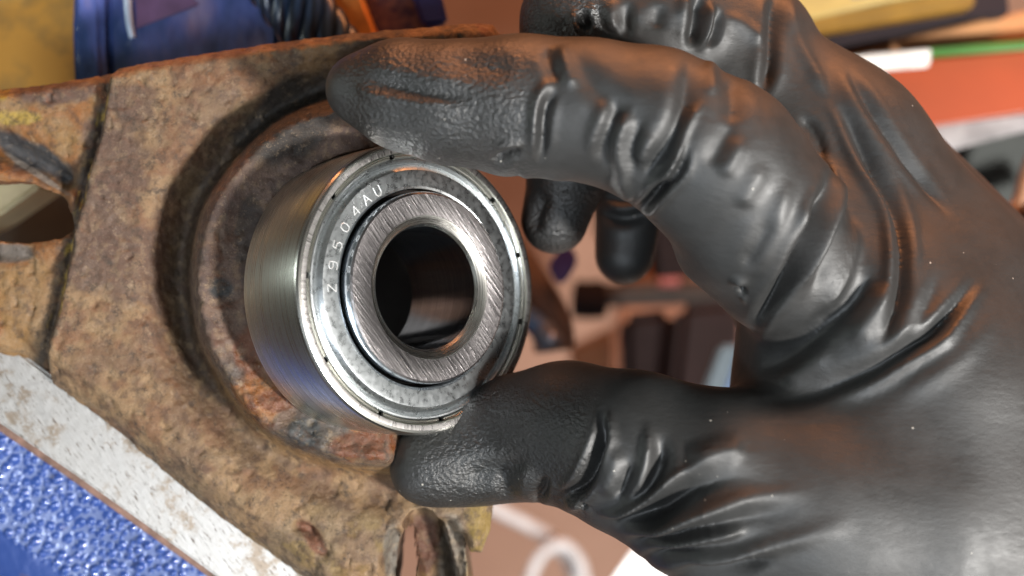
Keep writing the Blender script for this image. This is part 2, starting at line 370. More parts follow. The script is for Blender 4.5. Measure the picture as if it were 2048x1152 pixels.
# sculpted folds: (groups, kind, width px, amplitude px, points)   v valley, r ridge, s step (+ left of travel)
I, T, PM, MD = 0, 1, 2, 3
ST = [
 ((I,), 'r', 10, 10, [(1112, 158), (1098, 172), (1084, 190), (1074, 228), (1068, 290), (1060, 335)]),
 ((I,), 'v', 9, -15, [(1118, 185), (1098, 205), (1090, 240), (1084, 290), (1082, 335)]),
 ((I,), 'r', 7, 7, [(1040, 335), (1058, 352), (1100, 356), (1150, 362)]),
 ((I,), 'v', 10, -16, [(975, 322), (1005, 318), (1030, 306), (1048, 310)]),
 ((I,), 'r', 8, 7, [(985, 300), (1020, 292), (1050, 300)]),
 ((I,), 'v', 22, -16, [(1375, 100), (1378, 170), (1362, 240), (1338, 290), (1300, 340), (1270, 360)]),
 ((I,), 'r', 10, 15, [(1412, 200), (1385, 230), (1364, 272), (1352, 325), (1328, 362), (1292, 396)]),
 ((I,), 'v', 9, -18, [(1375, 285), (1364, 330), (1342, 362), (1310, 392), (1290, 410)]),
 ((I,), 'r', 13, 7, [(1214, 185), (1202, 225), (1184, 270), (1176, 325)]), ((I,), 'v', 12, -7, [(1236, 195), (1220, 245), (1204, 295), (1206, 345)]),
 ((I,), 'r', 12, 8, [(1270, 200), (1246, 240), (1232, 290), (1240, 345), (1256, 385)]), ((I,), 'v', 13, -8, [(1290, 225), (1268, 270), (1264, 320), (1276, 368)]),
 ((I,), 'v', 10, -22, [(1345, 352), (1318, 380), (1292, 408), (1280, 425)]),
 ((I,), 'r', 12, 9, [(1232, 345), (1254, 380), (1268, 395)]),
 ((I,), 'r', 16, 6, [(1312, 262), (1290, 300), (1280, 330)]),
 ((I,), 'v', 14, -9, [(1092, 90), (1102, 130), (1118, 170)]), ((I,), 'r', 14, 8, [(1120, 90), (1135, 140), (1150, 185)]),
 ((I,), 'v', 22, -7, [(1150, 100), (1185, 170), (1230, 215), (1300, 235)]),
 ((I,), 'r', 14, 7, [(1418, 108), (1424, 160), (1420, 200)]), ((I,), 'v', 18, -8, [(1455, 150), (1468, 200), (1460, 260)]),
 ((I,), 'r', 17, 7, [(1490, 270), (1462, 320), (1440, 355)]), ((I,), 'v', 15, -6, [(1475, 240), (1440, 290), (1415, 340)]),
 ((I,), 'r', 18, 5, [(1530, 320), (1500, 380), (1480, 420)]), ((I,), 'r', 18, 6, [(1580, 350), (1560, 420), (1530, 500), (1505, 560)]),
 ((I,), 'v', 18, -7, [(1545, 430), (1515, 500), (1480, 545)]),
 ((I,), 'v', 8, -22, [(1478, 582), (1492, 578)]), ((I,), 'r', 8, 6, [(1455, 565), (1480, 562), (1500, 572)]),
 ((I, PM), 'v', 15, -34, [(1655, 330), (1650, 390), (1628, 449), (1602, 506), (1575, 567), (1529, 622), (1500, 655)]),
 ((I, PM), 'r', 10, 12, [(1640, 290), (1668, 340), (1672, 395), (1655, 445), (1632, 505), (1600, 560), (1550, 625), (1503, 715)]),
 ((I, PM), 'v', 12, -8, [(1598, 230), (1630, 270), (1652, 330)]),
 ((I,), 'r', 12, 7, [(1605, 400), (1605, 470), (1580, 530)]),
 ((PM,), 'r', 22, 13, [(1712, 430), (1695, 500), (1668, 580), (1640, 640)]), ((PM, I), 'v', 16, -10, [(1680, 430), (1655, 510), (1620, 590)]),
 ((PM,), 'v', 26, -16, [(1750, 520), (1715, 590), (1640, 660), (1560, 715), (1510, 745)]),
 ((PM,), 'r', 24, 12, [(1768, 560), (1745, 630), (1700, 700)]), ((PM,), 'r', 22, 8, [(1665, 690), (1610, 735), (1555, 770)]),
 ((PM, I, MD), 'v', 12, -18, [(1668, 190), (1700, 250), (1745, 330), (1785, 405), (1805, 490), (1800, 580), (1782, 650), (1752, 712)]),
 ((PM, I, MD), 'r', 13, 9, [(1645, 180), (1680, 255), (1722, 335), (1760, 410), (1778, 490), (1774, 580), (1745, 670)]),
 ((PM,), 'r', 16, 5, [(1850, 520), (1828, 620), (1790, 690)]), ((PM,), 'v', 12, -5, [(1880, 540), (1845, 640), (1790, 715)]),
 ((PM, T), 'v', 15, -34, [(1950, 560), (1900, 630), (1853, 678), (1775, 722), (1696, 758), (1639, 784), (1560, 798), (1490, 800)]),
 ((PM, T), 'r', 14, 12, [(1975, 560), (1880, 678), (1790, 738), (1700, 780), (1630, 806), (1560, 820)]),
 ((PM, T), 'v', 20, -9, [(1900, 690), (1810, 748), (1700, 805), (1580, 836)]),
 ((PM, T), 'r', 24, 6, [(2000, 620), (1900, 730), (1780, 800)]),
 ((PM, MD), 'v', 11, -13, [(1690, 130), (1735, 210), (1790, 290), (1850, 365), (1905, 440)]), ((PM, MD), 'r', 16, 6, [(1660, 110), (1715, 220), (1775, 310), (1840, 400)]),
 ((PM, MD), 'v', 13, -18, [(1552, -30), (1548, 50), (1538, 130), (1520, 200)]), ((PM, MD), 'r', 14, 9, [(1580, -20), (1590, 60), (1630, 140), (1660, 200)]),
 ((PM, MD), 'v', 12, -20, [(1402, -20), (1395, 40), (1380, 100)]), ((PM, MD), 'r', 10, 12, [(1422, 0), (1420, 50), (1395, 105)]), ((PM, MD), 'v', 10, -14, [(1440, 10), (1432, 60), (1412, 100)]),
 ((PM, MD), 'r', 12, 8, [(1370, -10), (1366, 40)]), ((MD, PM), 'r', 14, 7, [(1450, 20), (1500, 60), (1530, 80)]),
 ((MD,), 'v', 12, -22, [(1158, 28), (1168, 38), (1178, 62)]), ((MD,), 'r', 8, 9, [(1145, 15), (1150, 45), (1165, 72)]), ((MD,), 'v', 9, -10, [(1190, 0), (1205, 50), (1240, 80)]),
 ((MD,), 'v', 16, -10, [(1095, 380), (1075, 430), (1068, 470)]), ((MD,), 'r', 12, 8, [(1225, -10), (1222, 30), (1230, 70)]), ((MD,), 'v', 12, -9, [(1255, 0), (1250, 50), (1258, 80)]), ((MD,), 'v', 16, -8, [(1320, 10), (1310, 60)]),
 ((4,), 'v', 13, -13, [(1190, 425), (1250, 435), (1312, 420)]), ((4,), 'v', 11, -9, [(1200, 395), (1250, 402), (1305, 390)]), ((4,), 'r', 14, 8, [(1195, 412), (1250, 418), (1310, 405)]),
 ((I,), 'r', 10, 6, [(700, 158), (735, 186), (790, 200), (870, 206), (940, 206)]), ((I,), 'v', 16, -9, [(720, 148), (790, 172), (880, 190), (960, 192)]),
 ((I,), 'v', 25, -6, [(870, 110), (960, 130), (1040, 140)]),
 ((T,), 'v', 12, -24, [(1206, 815), (1205, 870), (1190, 922), (1166, 968), (1140, 992), (1105, 1004)]),
 ((T,), 'r', 10, 9, [(1194, 800), (1192, 865), (1172, 918), (1148, 960), (1118, 982)]), ((T,), 'r', 8, 9, [(1218, 815), (1222, 860), (1212, 905), (1190, 955)]),
 ((T,), 'v', 11, -10, [(1266, 915), (1252, 965), (1232, 1005)]), ((T,), 'r', 14, 8, [(1240, 890), (1225, 945), (1205, 1000)]),
 ((T,), 'r', 11, 10, [(1294, 835), (1297, 900), (1284, 965), (1262, 1005)]), ((T,), 'v', 17, -14, [(1322, 860), (1318, 925), (1292, 985), (1262, 1018)]),
 ((T, PM), 'r', 9, 13, [(1190, 1028), (1250, 1024), (1310, 990), (1360, 955), (1420, 925), (1480, 905)]),
 ((T, PM), 'v', 19, -20, [(1225, 1050), (1300, 1035), (1345, 1005), (1400, 975), (1470, 960), (1540, 958)]),
 ((T, PM), 'r', 13, 12, [(1225, 1062), (1320, 1058), (1400, 1032), (1480, 1005), (1570, 990), (1640, 985)]),
 ((T, PM), 'v', 13, -15, [(1250, 1080), (1340, 1080), (1430, 1058), (1520, 1035), (1600, 1020)]),
 ((T, PM), 'r', 11, 10, [(1270, 1092), (1360, 1090), (1440, 1072), (1500, 1058)]),
 ((T, PM), 'v', 13, -14, [(1280, 1108), (1370, 1108), (1460, 1090), (1560, 1066)]),
 ((T, PM), 'r', 14, 10, [(1320, 1120), (1430, 1116), (1540, 1092), (1640, 1065), (1720, 1045)]),
 ((T, PM), 'v', 16, -10, [(1340, 1140), (1450, 1138), (1560, 1115)]),
 ((T, PM), 'r', 26, 9, [(1370, 925), (1440, 900), (1500, 905)]),
 ((T,), 'v', 14, -7, [(1000, 940), (1012, 965), (1012, 1000)]), ((T,), 'r', 14, 7, [(1040, 930), (1052, 960), (1054, 1005)]),
 ((T,), 'v', 9, -12, [(1090, 955), (1084, 975), (1078, 1010)]), ((T,), 'v', 22, -7, [(900, 960), (1000, 940), (1060, 930)]),
 ((T,), 'r', 8, 8, [(1120, 995), (1150, 1008), (1172, 1000)]), ((T,), 'v', 7, -16, [(1160, 1012), (1170, 1006)]),
]
disp = np.zeros(len(V), np.float32)
wx = px+fbm(V, .9, 2, 5)*7; wy = py+fbm(V, .9, 2, 9)*7
for gs, kind, w, amp, pts in ST:
    pts = np.array(pts, float)
    # Catmull-Rom resample
    q = np.vstack([2*pts[0]-pts[1], pts, 2*pts[-1]-pts[-2]]); cs = []
    for i in range(1, len(q)-2):
        for t in np.linspace(0, 1, 5, endpoint=False):
            cs.append(0.5*((2*q[i])+(-q[i-1]+q[i+1])*t+(2*q[i-1]-5*q[i]+4*q[i+1]-q[i+2])*t*t+(-q[i-1]+3*q[i]-3*q[i+1]+q[i+2])*t**3))
    cs.append(pts[-1]); cs = np.array(cs)
    b = 3*w; m = (wx > cs[:, 0].min()-b) & (wx < cs[:, 0].max()+b) & (wy > cs[:, 1].min()-b) & (wy < cs[:, 1].max()+b) & (gd[:, list(gs)].max(1) > 0) & (N[:, 2] > -0.35)
    ii = np.nonzero(m)[0]
    if not len(ii): continue
    X = wx[ii]; Y = wy[ii]; best = np.full(len(ii), 1e9); bt = np.zeros(len(ii))
    for k in range(len(cs)-1):
        a = cs[k]; d = cs[k+1]-a; L2 = (d**2).sum()+1e-9
        t = np.clip(((X-a[0])*d[0]+(Y-a[1])*d[1])/L2, 0, 1); dd = (X-a[0]-t*d[0])**2+(Y-a[1]-t*d[1])**2
        u = dd < best; best[u] = dd[u]; bt[u] = (k+t[u])/(len(cs)-1)
    dist = np.sqrt(best); tp = np.clip(np.minimum(bt, 1-bt)*3.4, 0, 1); tp = tp*tp*(3-2*tp)
    ww = w*(0.7+0.3*tp)
    if abs(pts[-1][0]-pts[0][0]) > 240 and T in gs: ww = w*(0.75+0.9*bt); tp = np.clip(bt*5, 0, 1)*np.clip((1-bt)*1.5, 0, 1)**1.2
    prof = np.exp(-(dist/ww)**2)
    if kind == 'v': prof = 0.6*prof+0.4*np.exp(-dist/(0.75*ww)); prof = prof-0.22*np.exp(-((dist-1.9*ww)/ww)**2)
    disp[ii] += amp*(1.8 if gs[0] == T and abs(pts[-1][0]-pts[0][0]) > 200 else 1.2 if gs[0] == T else 0.7 if gs == (PM, T) else 1.0)*prof*tp*gd[ii][:, list(gs)].max(1)
ne = len(me.edges); ev = np.empty(ne*2, np.int32); me.edges.foreach_get('vertices', ev); ev = ev.reshape(-1, 2); dgr = np.bincount(ev.ravel(), minlength=len(V))
for _ in range(8):
    N = np.stack([np.bincount(ev[:, 0], N[ev[:, 1], c], len(V))+np.bincount(ev[:, 1], N[ev[:, 0], c], len(V)) for c in range(3)], 1); N = (N/np.linalg.norm(N, axis=1)[:, None]).astype(np.float32)
for _ in range(4): disp = 0.4*disp+0.6*(np.bincount(ev[:, 0], disp[ev[:, 1]], len(V))+np.bincount(ev[:, 1], disp[ev[:, 0]], len(V)))/dgr
disp = disp*front/PPC*1.2
disp += fbm(V*np.array([1, 1, 1]), 0.55, 2, 21)*0.055*front
V = V+N*disp[:, None]
for _ in range(3): V = 0.5*V+0.5*np.stack([np.bincount(ev[:, 0], V[ev[:, 1], c], len(V))+np.bincount(ev[:, 1], V[ev[:, 0], c], len(V)) for c in range(3)], 1)/dgr[:, None]
setco(me, V)
grip = np.zeros(len(V))
grip = np.where(gv == I, sstep(1110, 1010, px)*sstep(60, 130, py)*sstep(650, 720, px), grip)
grip = np.where(gv == T, sstep(1210, 1150, px)*sstep(740, 800, py)*sstep(790, 850, px), grip)
grip = np.where(gv == MD, sstep(330, 400, py)+sstep(1250, 1180, px)*sstep(200, 120, py), grip)
attr(me, 'grip', np.clip(grip, 0, 1))
g = M('black_nitrile'); v = g.co()
gr = g.at('grip').outputs['Fac']
base = g.ramp(g.noise(v, 0.8, 4), [(0.3, (0.017, 0.018, 0.018)), (0.7, (0.025, 0.024, 0.023))])
vs = g.vor(g.co(), 5.0); sz = g.n('ShaderNodeTexWhiteNoise'); g.l(vs.outputs['Position'], sz.inputs['Vector'])
thr = g.math('MULTIPLY', g.math('POWER', sz.outputs['Value'], 5.0), 0.13)
speck = g.math('MULTIPLY', g.math('LESS_THAN', g.math('ADD', vs.outputs['Distance'], g.math('MULTIPLY', g.noise(v, 22, 2), 0.06)), thr), 1.0)
dust = g.ramp(g.noise(v, 55, 3, .7), [(0.74, 0.0), (0.79, 0.7)])
col = g.mix(speck, base, (0.36, 0.34, 0.30)); col = g.mix(g.math('MULTIPLY', dust, 0.22), col, (0.35, 0.32, 0.28))
rg = g.math('ADD', g.ramp(g.noise(v, 5, 8, .75), [(0.35, 0.45), (0.65, 0.53)]), g.ramp(g.noise(v, 1.1, 5, .6), [(0.4, 0.0), (0.6, 0.09)]))
g.set(Base_Color=col, Roughness=g.math('SUBTRACT', rg, g.math('MULTIPLY', gr, 0.10)), Specular_IOR_Level=0.75)
vn = g.noise(g.co((1, 1.2, 1)), 13, 3, .5); b1 = g.bump(vn, g.math('MULTIPLY', gr, 0.85), 0.05)
b15 = g.bump(g.noise(g.co((1, 2.2, 1), (0, 0, .6)), 3.2, 7, .68), 0.22, 0.05, b1)
b2 = g.bump(g.noise(v, 60, 3, .6), 0.30, 0.008, b15)
pit = g.ramp(g.vor(v, 7.0).outputs['Distance'], [(0.0, 0.0), (0.035, 1.0)]); g.bump(pit, 0.25, 0.01, b2)
hand = link('gloved_hand', me, g.m)
tag(hand, 'hand in a wrinkled black nitrile glove pinching the steel bearing between finger and thumb', 'hand')

# ================================================================== rusty bracket
def pw(z, *pts): return np.array([[*P(a, b, z)[:2]] for a, b in pts])
def sdpoly(X, Y, poly):
    d = np.full(X.shape, 1e9); s = np.ones(X.shape); n = len(poly)
    for i in range(n):
        a = poly[i]; b = poly[i-1]; e = b-a; wx_ = X-a[0]; wy_ = Y-a[1]
        t = np.clip((wx_*e[0]+wy_*e[1])/(e@e+1e-12), 0, 1); d = np.minimum(d, (wx_-e[0]*t)**2+(wy_-e[1]*t)**2)
        c1 = Y >= a[1]; c2 = Y < b[1]; c3 = e[0]*wy_ > e[1]*wx_
        s = np.where((c1 & c2 & c3) | (~c1 & ~c2 & ~c3), -s, s)
    return s*np.sqrt(d)
def sdline(X, Y, pts):
    d = np.full(X.shape, 1e9); sg = np.ones(X.shape)
    for a, b in zip(pts, pts[1:]):
        e = b-a; t = np.clip(((X-a[0])*e[0]+(Y-a[1])*e[1])/(e@e), 0, 1); dx = X-a[0]-e[0]*t; dy = Y-a[1]-e[1]*t; q = dx*dx+dy*dy
        u = q < d; d = np.where(u, q, d); sg = np.where(u, np.sign(e[0]*dy-e[1]*dx), sg)
    return np.sqrt(d)*sg
ZP = -0.95; hb = 0.036
ox = np.arange(-10.6, 0.6, hb); oy = np.arange(-6.2, 4.8, hb); oz = np.arange(-3.3, 0.35, hb)
X, Y = np.meshgrid(ox, oy, indexing='ij'); XY = np.stack([X.ravel(), Y.ravel(), 0*X.ravel()], 1)
fb = lambda s, o, sd: fbm(XY, s, o, sd).reshape(X.shape)
outl = pw(ZP, (-75, 176), (0, 165), (120, 150), (230, 130), (360, 108), (480, 88), (600, 72), (700, 60), (820, 50), (950, 38), (985, 42), (1004, 66), (1000, 140), (925, 300), (925, 520), (975, 760), (990, 950), (988, 1000), (978, 1070), (962, 1112), (940, 1112), (925, 1078), (935, 1160), (950, 1300), (800, 1300), (600, 1174), (420, 1042), (300, 947), (200, 858), (100, 785), (20, 732), (-75, 690))
D = sdpoly(X, Y, outl)+fb(2.5, 3, 3)*0.02
slot = sdpoly(X, Y, pw(-1.6, (783, 1300), (795, 1120), (800, 1075), (812, 1052), (824, 1062), (838, 1160), (860, 1300)))+fb(4, 2, 8)*0.03
hole = sdpoly(X, Y, pw(-0.9, (-120, 380), (-40, 362), (0, 358), (40, 360), (80, 375), (112, 395), (128, 425), (130, 455), (112, 475), (80, 482), (30, 484), (-40, 480), (-120, 470)))+fb(3, 3, 4)*0.05
cx, cy = P(748, 562, -0.4)[:2]; RR = np.sqrt((X-cx)**2+((Y-cy)*0.985)**2); TH = np.arctan2(Y-cy, X-cx)
bore = np.sqrt((X+2.08)**2+(Y-0.02)**2)-2.26+fb(3, 3, 14)*0.03
hgt = ZP+0.05*fb(0.5, 2, 1)
# trough around a raised collar that rises to the bearing seat
ro_ = 3.02+0.10*fb(0.8, 2, 2)
dep = 0.75*(0.35+0.65*sstep(-0.2, 0.9, -np.cos(TH+0.50)))
hgt = hgt-dep*np.exp(-((RR-ro_-0.42)/0.30)**2)
coll = sstep(ro_+0.28, ro_-0.28, RR)*0.72; hgt = hgt+coll-0.12*sstep(2.8, 2.3, RR)+0.11*np.exp(-((RR-2.76)/0.24)**2)
hgt = hgt-0.06*sstep(1.8, 3.5, X-0*Y)*0
# step (crease) at the left
cr_ = sdline(X, Y, pw(ZP, (228, 60), (215, 135), (206, 200), (196, 262), (186, 300), (170, 345), (160, 400), (146, 460), (132, 530), (112, 620), (88, 700), (70, 780)))
left = sstep(-0.06, 0.06, -cr_)   # right->left of travel
hgt = hgt-0.34*sstep(-0.10, 0.10, -cr_)-0.20*np.exp(-((cr_+0.07)/0.07)**2)*(0.6+0.8*fb(2.2, 2, 33))
# dark groove above the hole, raised rim round it
gro = sdline(X, Y, pw(-1.2, (-150, 250), (0, 290), (60, 320), (115, 358)))
hgt = hgt-0.42*np.exp(-(gro/0.26)**2)*sstep(-6.7, -7.6, X)
hgt = hgt+0.10*np.exp(-((hole-0.14)/0.12)**2)
gr2 = sdline(X, Y, pw(-1.2, (-150, 508), (0, 505), (48, 505))); hgt = hgt-0.16*np.exp(-(gr2/0.15)**2)
# edges roll over
hgt = hgt-0.30*sstep(-0.28, 0.02, D)**2
sl = sdline(X, Y, pw(ZP, (20, 715), (100, 770), (200, 845), (300, 935), (420, 1030), (600, 1162))); hgt = hgt-0.35*sstep(0.5, 0.0, np.abs(sl))
# fork at the bottom right
leg = sdline(X, Y, pw(-1.6, (848, 1030), (862, 1090), (884, 1170), (900, 1300)))
dl = np.abs(leg); dl = np.where(Y > P(0, 1030, -1.6).y, np.sqrt((X-P(848, 1045, -1.6).x)**2+(Y-P(848, 1045, -1.6).y)**2), dl)
hgt = hgt-1.05*sstep(0.34, 0.24, dl)
sp = pw(-1.4, (878, 1060), (884, 1035), (905, 1035), (925, 1068), (945, 1300), (912, 1300)); ds = sdpoly(X, Y, sp); hgt = hgt-0.5*sstep(0.10, -0.15, ds)
lsp = sdpoly(X, Y, pw(-1.4, (770, 1300), (772, 1110), (792, 1058), (806, 1060), (800, 1300))); hgt = hgt-0.45*sstep(0.12, -0.10, lsp)
# rust flakes, pits
sc_ = sdline(X, Y, pw(ZP, (596, 1052), (620, 1062), (650, 1110))); hgt = hgt-0.15*np.exp(-(sc_/0.09)**2)*(1+fb(3, 2, 44))
cw = np.exp(-((RR-2.72)/0.30)**2)*sstep(0.3, -0.6, np.sin(TH+0.2))
hgt = hgt+cw*(np.abs(fb(1.9, 4, 61))*0.22-0.04)
ruf = fb(1.6, 5, 71)*0.034+np.minimum(0, fb(4.2, 3, 72)+0.20)*0.20+fb(9, 2, 73)*0.02
hgt = hgt+ruf
# the casting drops away to the right of the seat, where the thumb reaches in behind the bearing
cut_ = sstep(P(775, 0, -.5).x, P(840, 0, -.5).x, X)*sstep(P(0, 985, -.9).y, P(0, 935, -.9).y, Y)*sstep(P(0, 100, -.9).y, P(0, 190, -.9).y, Y)
hgt = hgt-1.75*cut_
bot = -2.9
Zg = oz[None, None, :]
F = np.maximum(Zg-hgt[:, :, None], np.maximum(D, np.maximum(-slot, np.maximum(-hole, -bore)))[:, :, None])
F = np.maximum(F, (bot+1.0*sstep(-6.6, -7.2, X))[:, :, None]-Zg).astype(np.float32)
V, Q = surface_nets(F, (ox[0], oy[0], oz[0]), hb); del F
me = meshnp('casting', V, Q)
V = getco(me); N = getno(me)
V = V+N*(fbm(V, 7, 3, 91)*0.022)[:, None]; setco(me, V)
px, py = topx(V)
# paint and rust of the part, plus shade painted into trough and collar
def C3(*c): return np.array(c, np.float32)
def blob(cx, cy, rx, ry, sd=0, wob=0.5, ang=0):
    ca, sa = math.cos(R(ang)), math.sin(R(ang)); dx = px-cx; dy = py-cy
    q = np.sqrt(((dx*ca+dy*sa)/rx)**2+((-dx*sa+dy*ca)/ry)**2)+fbm(V, 1.8, 4, sd)*wob*1.6
    return sstep(1.15, 0.75, q)
def lay(col, m, c): return col*(1-m[:, None])+c*m[:, None]
tan = C3(.27, .185, .11); brn = C3(.115, .062, .040); pur = C3(.095, .060, .050); org = C3(.27, .115, .032); och = C3(.30, .18, .065); gry = C3(.16, .145, .125); yel = C3(.36, .27, .055); blk = C3(.022, .018, .017); red = C3(.15, .055, .026)
n1 = 1.9*fbm(V, .7, 5, 101); n2 = 1.9*fbm(V, 1.7, 5, 111); n3_ = 1.8*fbm(V, 5, 4, 121)
col = np.tile(tan, (len(V), 1))
col = lay(col, sstep(-.05, .35, n1)*.62, brn); col = lay(col, sstep(.05, .3, n2)*.8, C3(.19, .10, .055))
col = lay(col, sstep(.05, .40, 1.8*fbm(V, 1.1, 4, 131))*.5, pur)
lf = sstep(190, 150, px+(py-300)*.28)
col = lay(col, lf*(.55+.4*sstep(-.1, .2, n2)), och*0.85); col = lay(col, lf*sstep(.08, .28, n1)*.8, org)
for b in [(110, 185, 75, 26, 1), (45, 335, 20, 20, 22)]: col = lay(col, blob(*b), pur*1.2)
for b in [(225, 330, 70, 90, 3), (200, 420, 55, 95, 4), (270, 210, 60, 50, 24), (250, 540, 110, 90, 25)]: col = lay(col, blob(*b)*.8, pur*1.15)
for b in [(35, 235, 45, 14, 5), (5, 180, 14, 26, 6)]: col = lay(col, blob(*b), yel)
col = lay(col, blob(70, 315, 90, 30, 7, .3, 32), C3(.055, .06, .075)); col = lay(col, blob(20, 505, 48, 18, 8, .3), C3(.15, .13, .125))
col = lay(col, sstep(.45, .1, hole_v) if False else blob(70, 425, 95, 85, 9, .3)*sstep(.0, .2, n2+.15)*.8, org*.8)
pl = px*0.6+py   # lower plate: greyer, ochre dust
col = lay(col, sstep(850, 1000, py)*sstep(-.25, .15, n1)*.6, C3(.23, .18, .115)); col = lay(col, sstep(940, 1100, py)*sstep(.12, .3, n2)*.4, yel*.65)
col = lay(col, sstep(860, 930, px)*sstep(900, 950, py)*sstep(-.05, .25, n2)*.6, yel*.7)
rr = np.sqrt((V[:, 0]-cx)**2+(V[:, 1]-cy)**2); th = np.arctan2(V[:, 1]-cy, V[:, 0]-cx)
ck = sstep(3.25, 2.95, rr)
col = lay(col, ck*.85, C3(.125, .088, .082)); col = lay(col, ck*sstep(0, .25, n2)*.8, C3(.07, .048, .048))
low = sstep(-.2, -.75, np.sin(th))
col = lay(col, ck*low*sstep(-.05, .12, n1+.4*n2)*.9, red*1.15); col = lay(col, ck*low*sstep(.1, .28, n2)*.9, org); col = lay(col, ck*low*sstep(.08, .2, -n1)*.8, C3(.07, .072, .080))
tr = np.exp(-((rr-3.42)/.34)**2); col = lay(col, tr*.85*sstep(.2, -.6, np.cos(th+.6)), C3(.035, .026, .020))  # shade of the upper-left trough painted in as dark colour
col = lay(col, np.exp(-((rr-3.15)/.12)**2)*low*.8, C3(.25, .15, .06))
for b in [(505, 705, 45, 55, 31), (720, 890, 70, 26, 32), (560, 800, 50, 22, 33)]: col = lay(col, blob(*b)*.9, red*1.05)
for b in [(610, 868, 42, 26, 34), (440, 580, 30, 26, 35)]: col = lay(col, blob(*b), C3(.035, .042, .052))
col = lay(col, blob(625, 1075, 50, 20, 36, .4, 55), C3(.17, .075, .045))
tp_ = sstep(120, 60, py-(1000-px)*.10)*sstep(440, 620, px); col = lay(col, tp_*.8, C3(.20, .115, .045)); col = lay(col, tp_*sstep(.05, .25, n2)*.7, blk*2)
col = lay(col, sstep(1000, 960, px)*blob(970, 62, 22, 22, 37), red)
col = lay(col, blob(846, 1085, 34, 70, 38, .3)*sstep(-1.3, -1.6, V[:, 2]), C3(.11, .045, .025)); col = lay(col, blob(905, 1105, 28, 75, 39, .3), C3(.20, .185, .17)); col = lay(col, blob(785, 1110, 18, 70, 40, .3), C3(.15, .145, .14))
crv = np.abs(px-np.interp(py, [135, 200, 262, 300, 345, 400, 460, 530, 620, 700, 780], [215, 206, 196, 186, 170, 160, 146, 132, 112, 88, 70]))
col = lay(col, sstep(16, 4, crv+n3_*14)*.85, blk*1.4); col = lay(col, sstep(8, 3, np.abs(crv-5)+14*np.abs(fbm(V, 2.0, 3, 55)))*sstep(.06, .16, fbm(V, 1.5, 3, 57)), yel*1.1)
col = lay(col, sstep(.30, .42, n3_)*.5, brn*.6); col = lay(col, sstep(.28, .45, -n3_)*.25, C3(.34, .26, .17))
col = lay(col, blob(590, 235, 125, 75, 41, .3, -35)*.92, C3(.014, .012, .011)); col = lay(col, blob(500, 470, 26, 90, 42, .4)*.75, C3(.022, .018, .018))  # finger and bearing shade painted near black onto the collar
col = lay(col, blob(60, 308, 82, 26, 7, .25, 30)*.95, C3(.04, .045, .06)); col = lay(col, blob(70, 345, 80, 7, 43, .3, 33)*.8, C3(.28, .27, .28)); col = lay(col, blob(15, 508, 50, 16, 8, .25)*.9, C3(.11, .10, .10))
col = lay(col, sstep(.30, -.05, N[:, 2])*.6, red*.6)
col = col*C3(.86, .76, .62)
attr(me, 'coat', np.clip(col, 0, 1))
attr(me, 'gloss', np.clip(ck*low*.9+.25+.5*sstep(.2, .35, -n2), 0, 1))
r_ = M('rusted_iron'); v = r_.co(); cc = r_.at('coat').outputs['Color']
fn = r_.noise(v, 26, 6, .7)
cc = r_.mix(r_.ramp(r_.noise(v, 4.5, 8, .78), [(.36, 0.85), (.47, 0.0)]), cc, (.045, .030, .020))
cc = r_.mix(r_.ramp(r_.noise(r_.co((1, 1, 1), (0, 0, 1.0)), 6.5, 8, .8), [(.56, 0.0), (.68, 0.6)]), cc, (.34, .24, .15))
cc = r_.mix(r_.ramp(fn, [(.33, 0.5), (.46, 0.0)]), cc, (.035, .022, .015))
cc = r_.mix(r_.ramp(r_.noise(v, 38, 4, .6), [(.60, 0.0), (.72, 0.3)]), cc, (.46, .34, .22))
glo = r_.at('gloss').outputs['Fac']
r_.set(Base_Color=cc, Roughness=r_.math('SUBTRACT', 0.74, r_.math('MULTIPLY', glo, r_.ramp(r_.noise(v, 9, 4), [(.35, .05), (.65, .55)]))), Specular_IOR_Level=0.6)
q1 = r_.bump(r_.noise(v, 8, 7, .72), 0.5, 0.06)
pt = r_.ramp(r_.vor(r_.co(), 6.5).outputs['Distance'], [(0, 0), (.10, 1)]); q2 = r_.bump(pt, 0.35, 0.04, q1)
r_.bump(fn, 0.6, 0.035, q2)
brk = empty('rusty_bracket', P(300, 600, -2.9), 'rusted iron bracket with a raised collar round the bearing and flaking yellow paint', 'bracket')
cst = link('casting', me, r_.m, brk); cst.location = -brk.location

# unseen dark cup added under the seat so the bore looks black
V = []; F = []; sg = 96
for r1, z1 in ((2.20, -2.8), (2.20, -4.3), (0.0, -4.3), (0.0, -4.6), (2.32, -4.6), (2.32, -2.8)):
    for k in range(sg): V.append((-2.08+r1*math.cos(2*math.pi*k/sg), .02+r1*math.sin(2*math.pi*k/sg), z1))
for q in range(6):
    for k in range(sg): F.append((q*sg+k, q*sg+(k+1) % sg, ((q+1) % 6)*sg+(k+1) % sg, ((q+1) % 6)*sg+k))
cup = link('dark_cup', meshof('dark_cup', V, F), simple('cup_black', (.018, .013, .011), .6), brk); cup.location = -brk.location
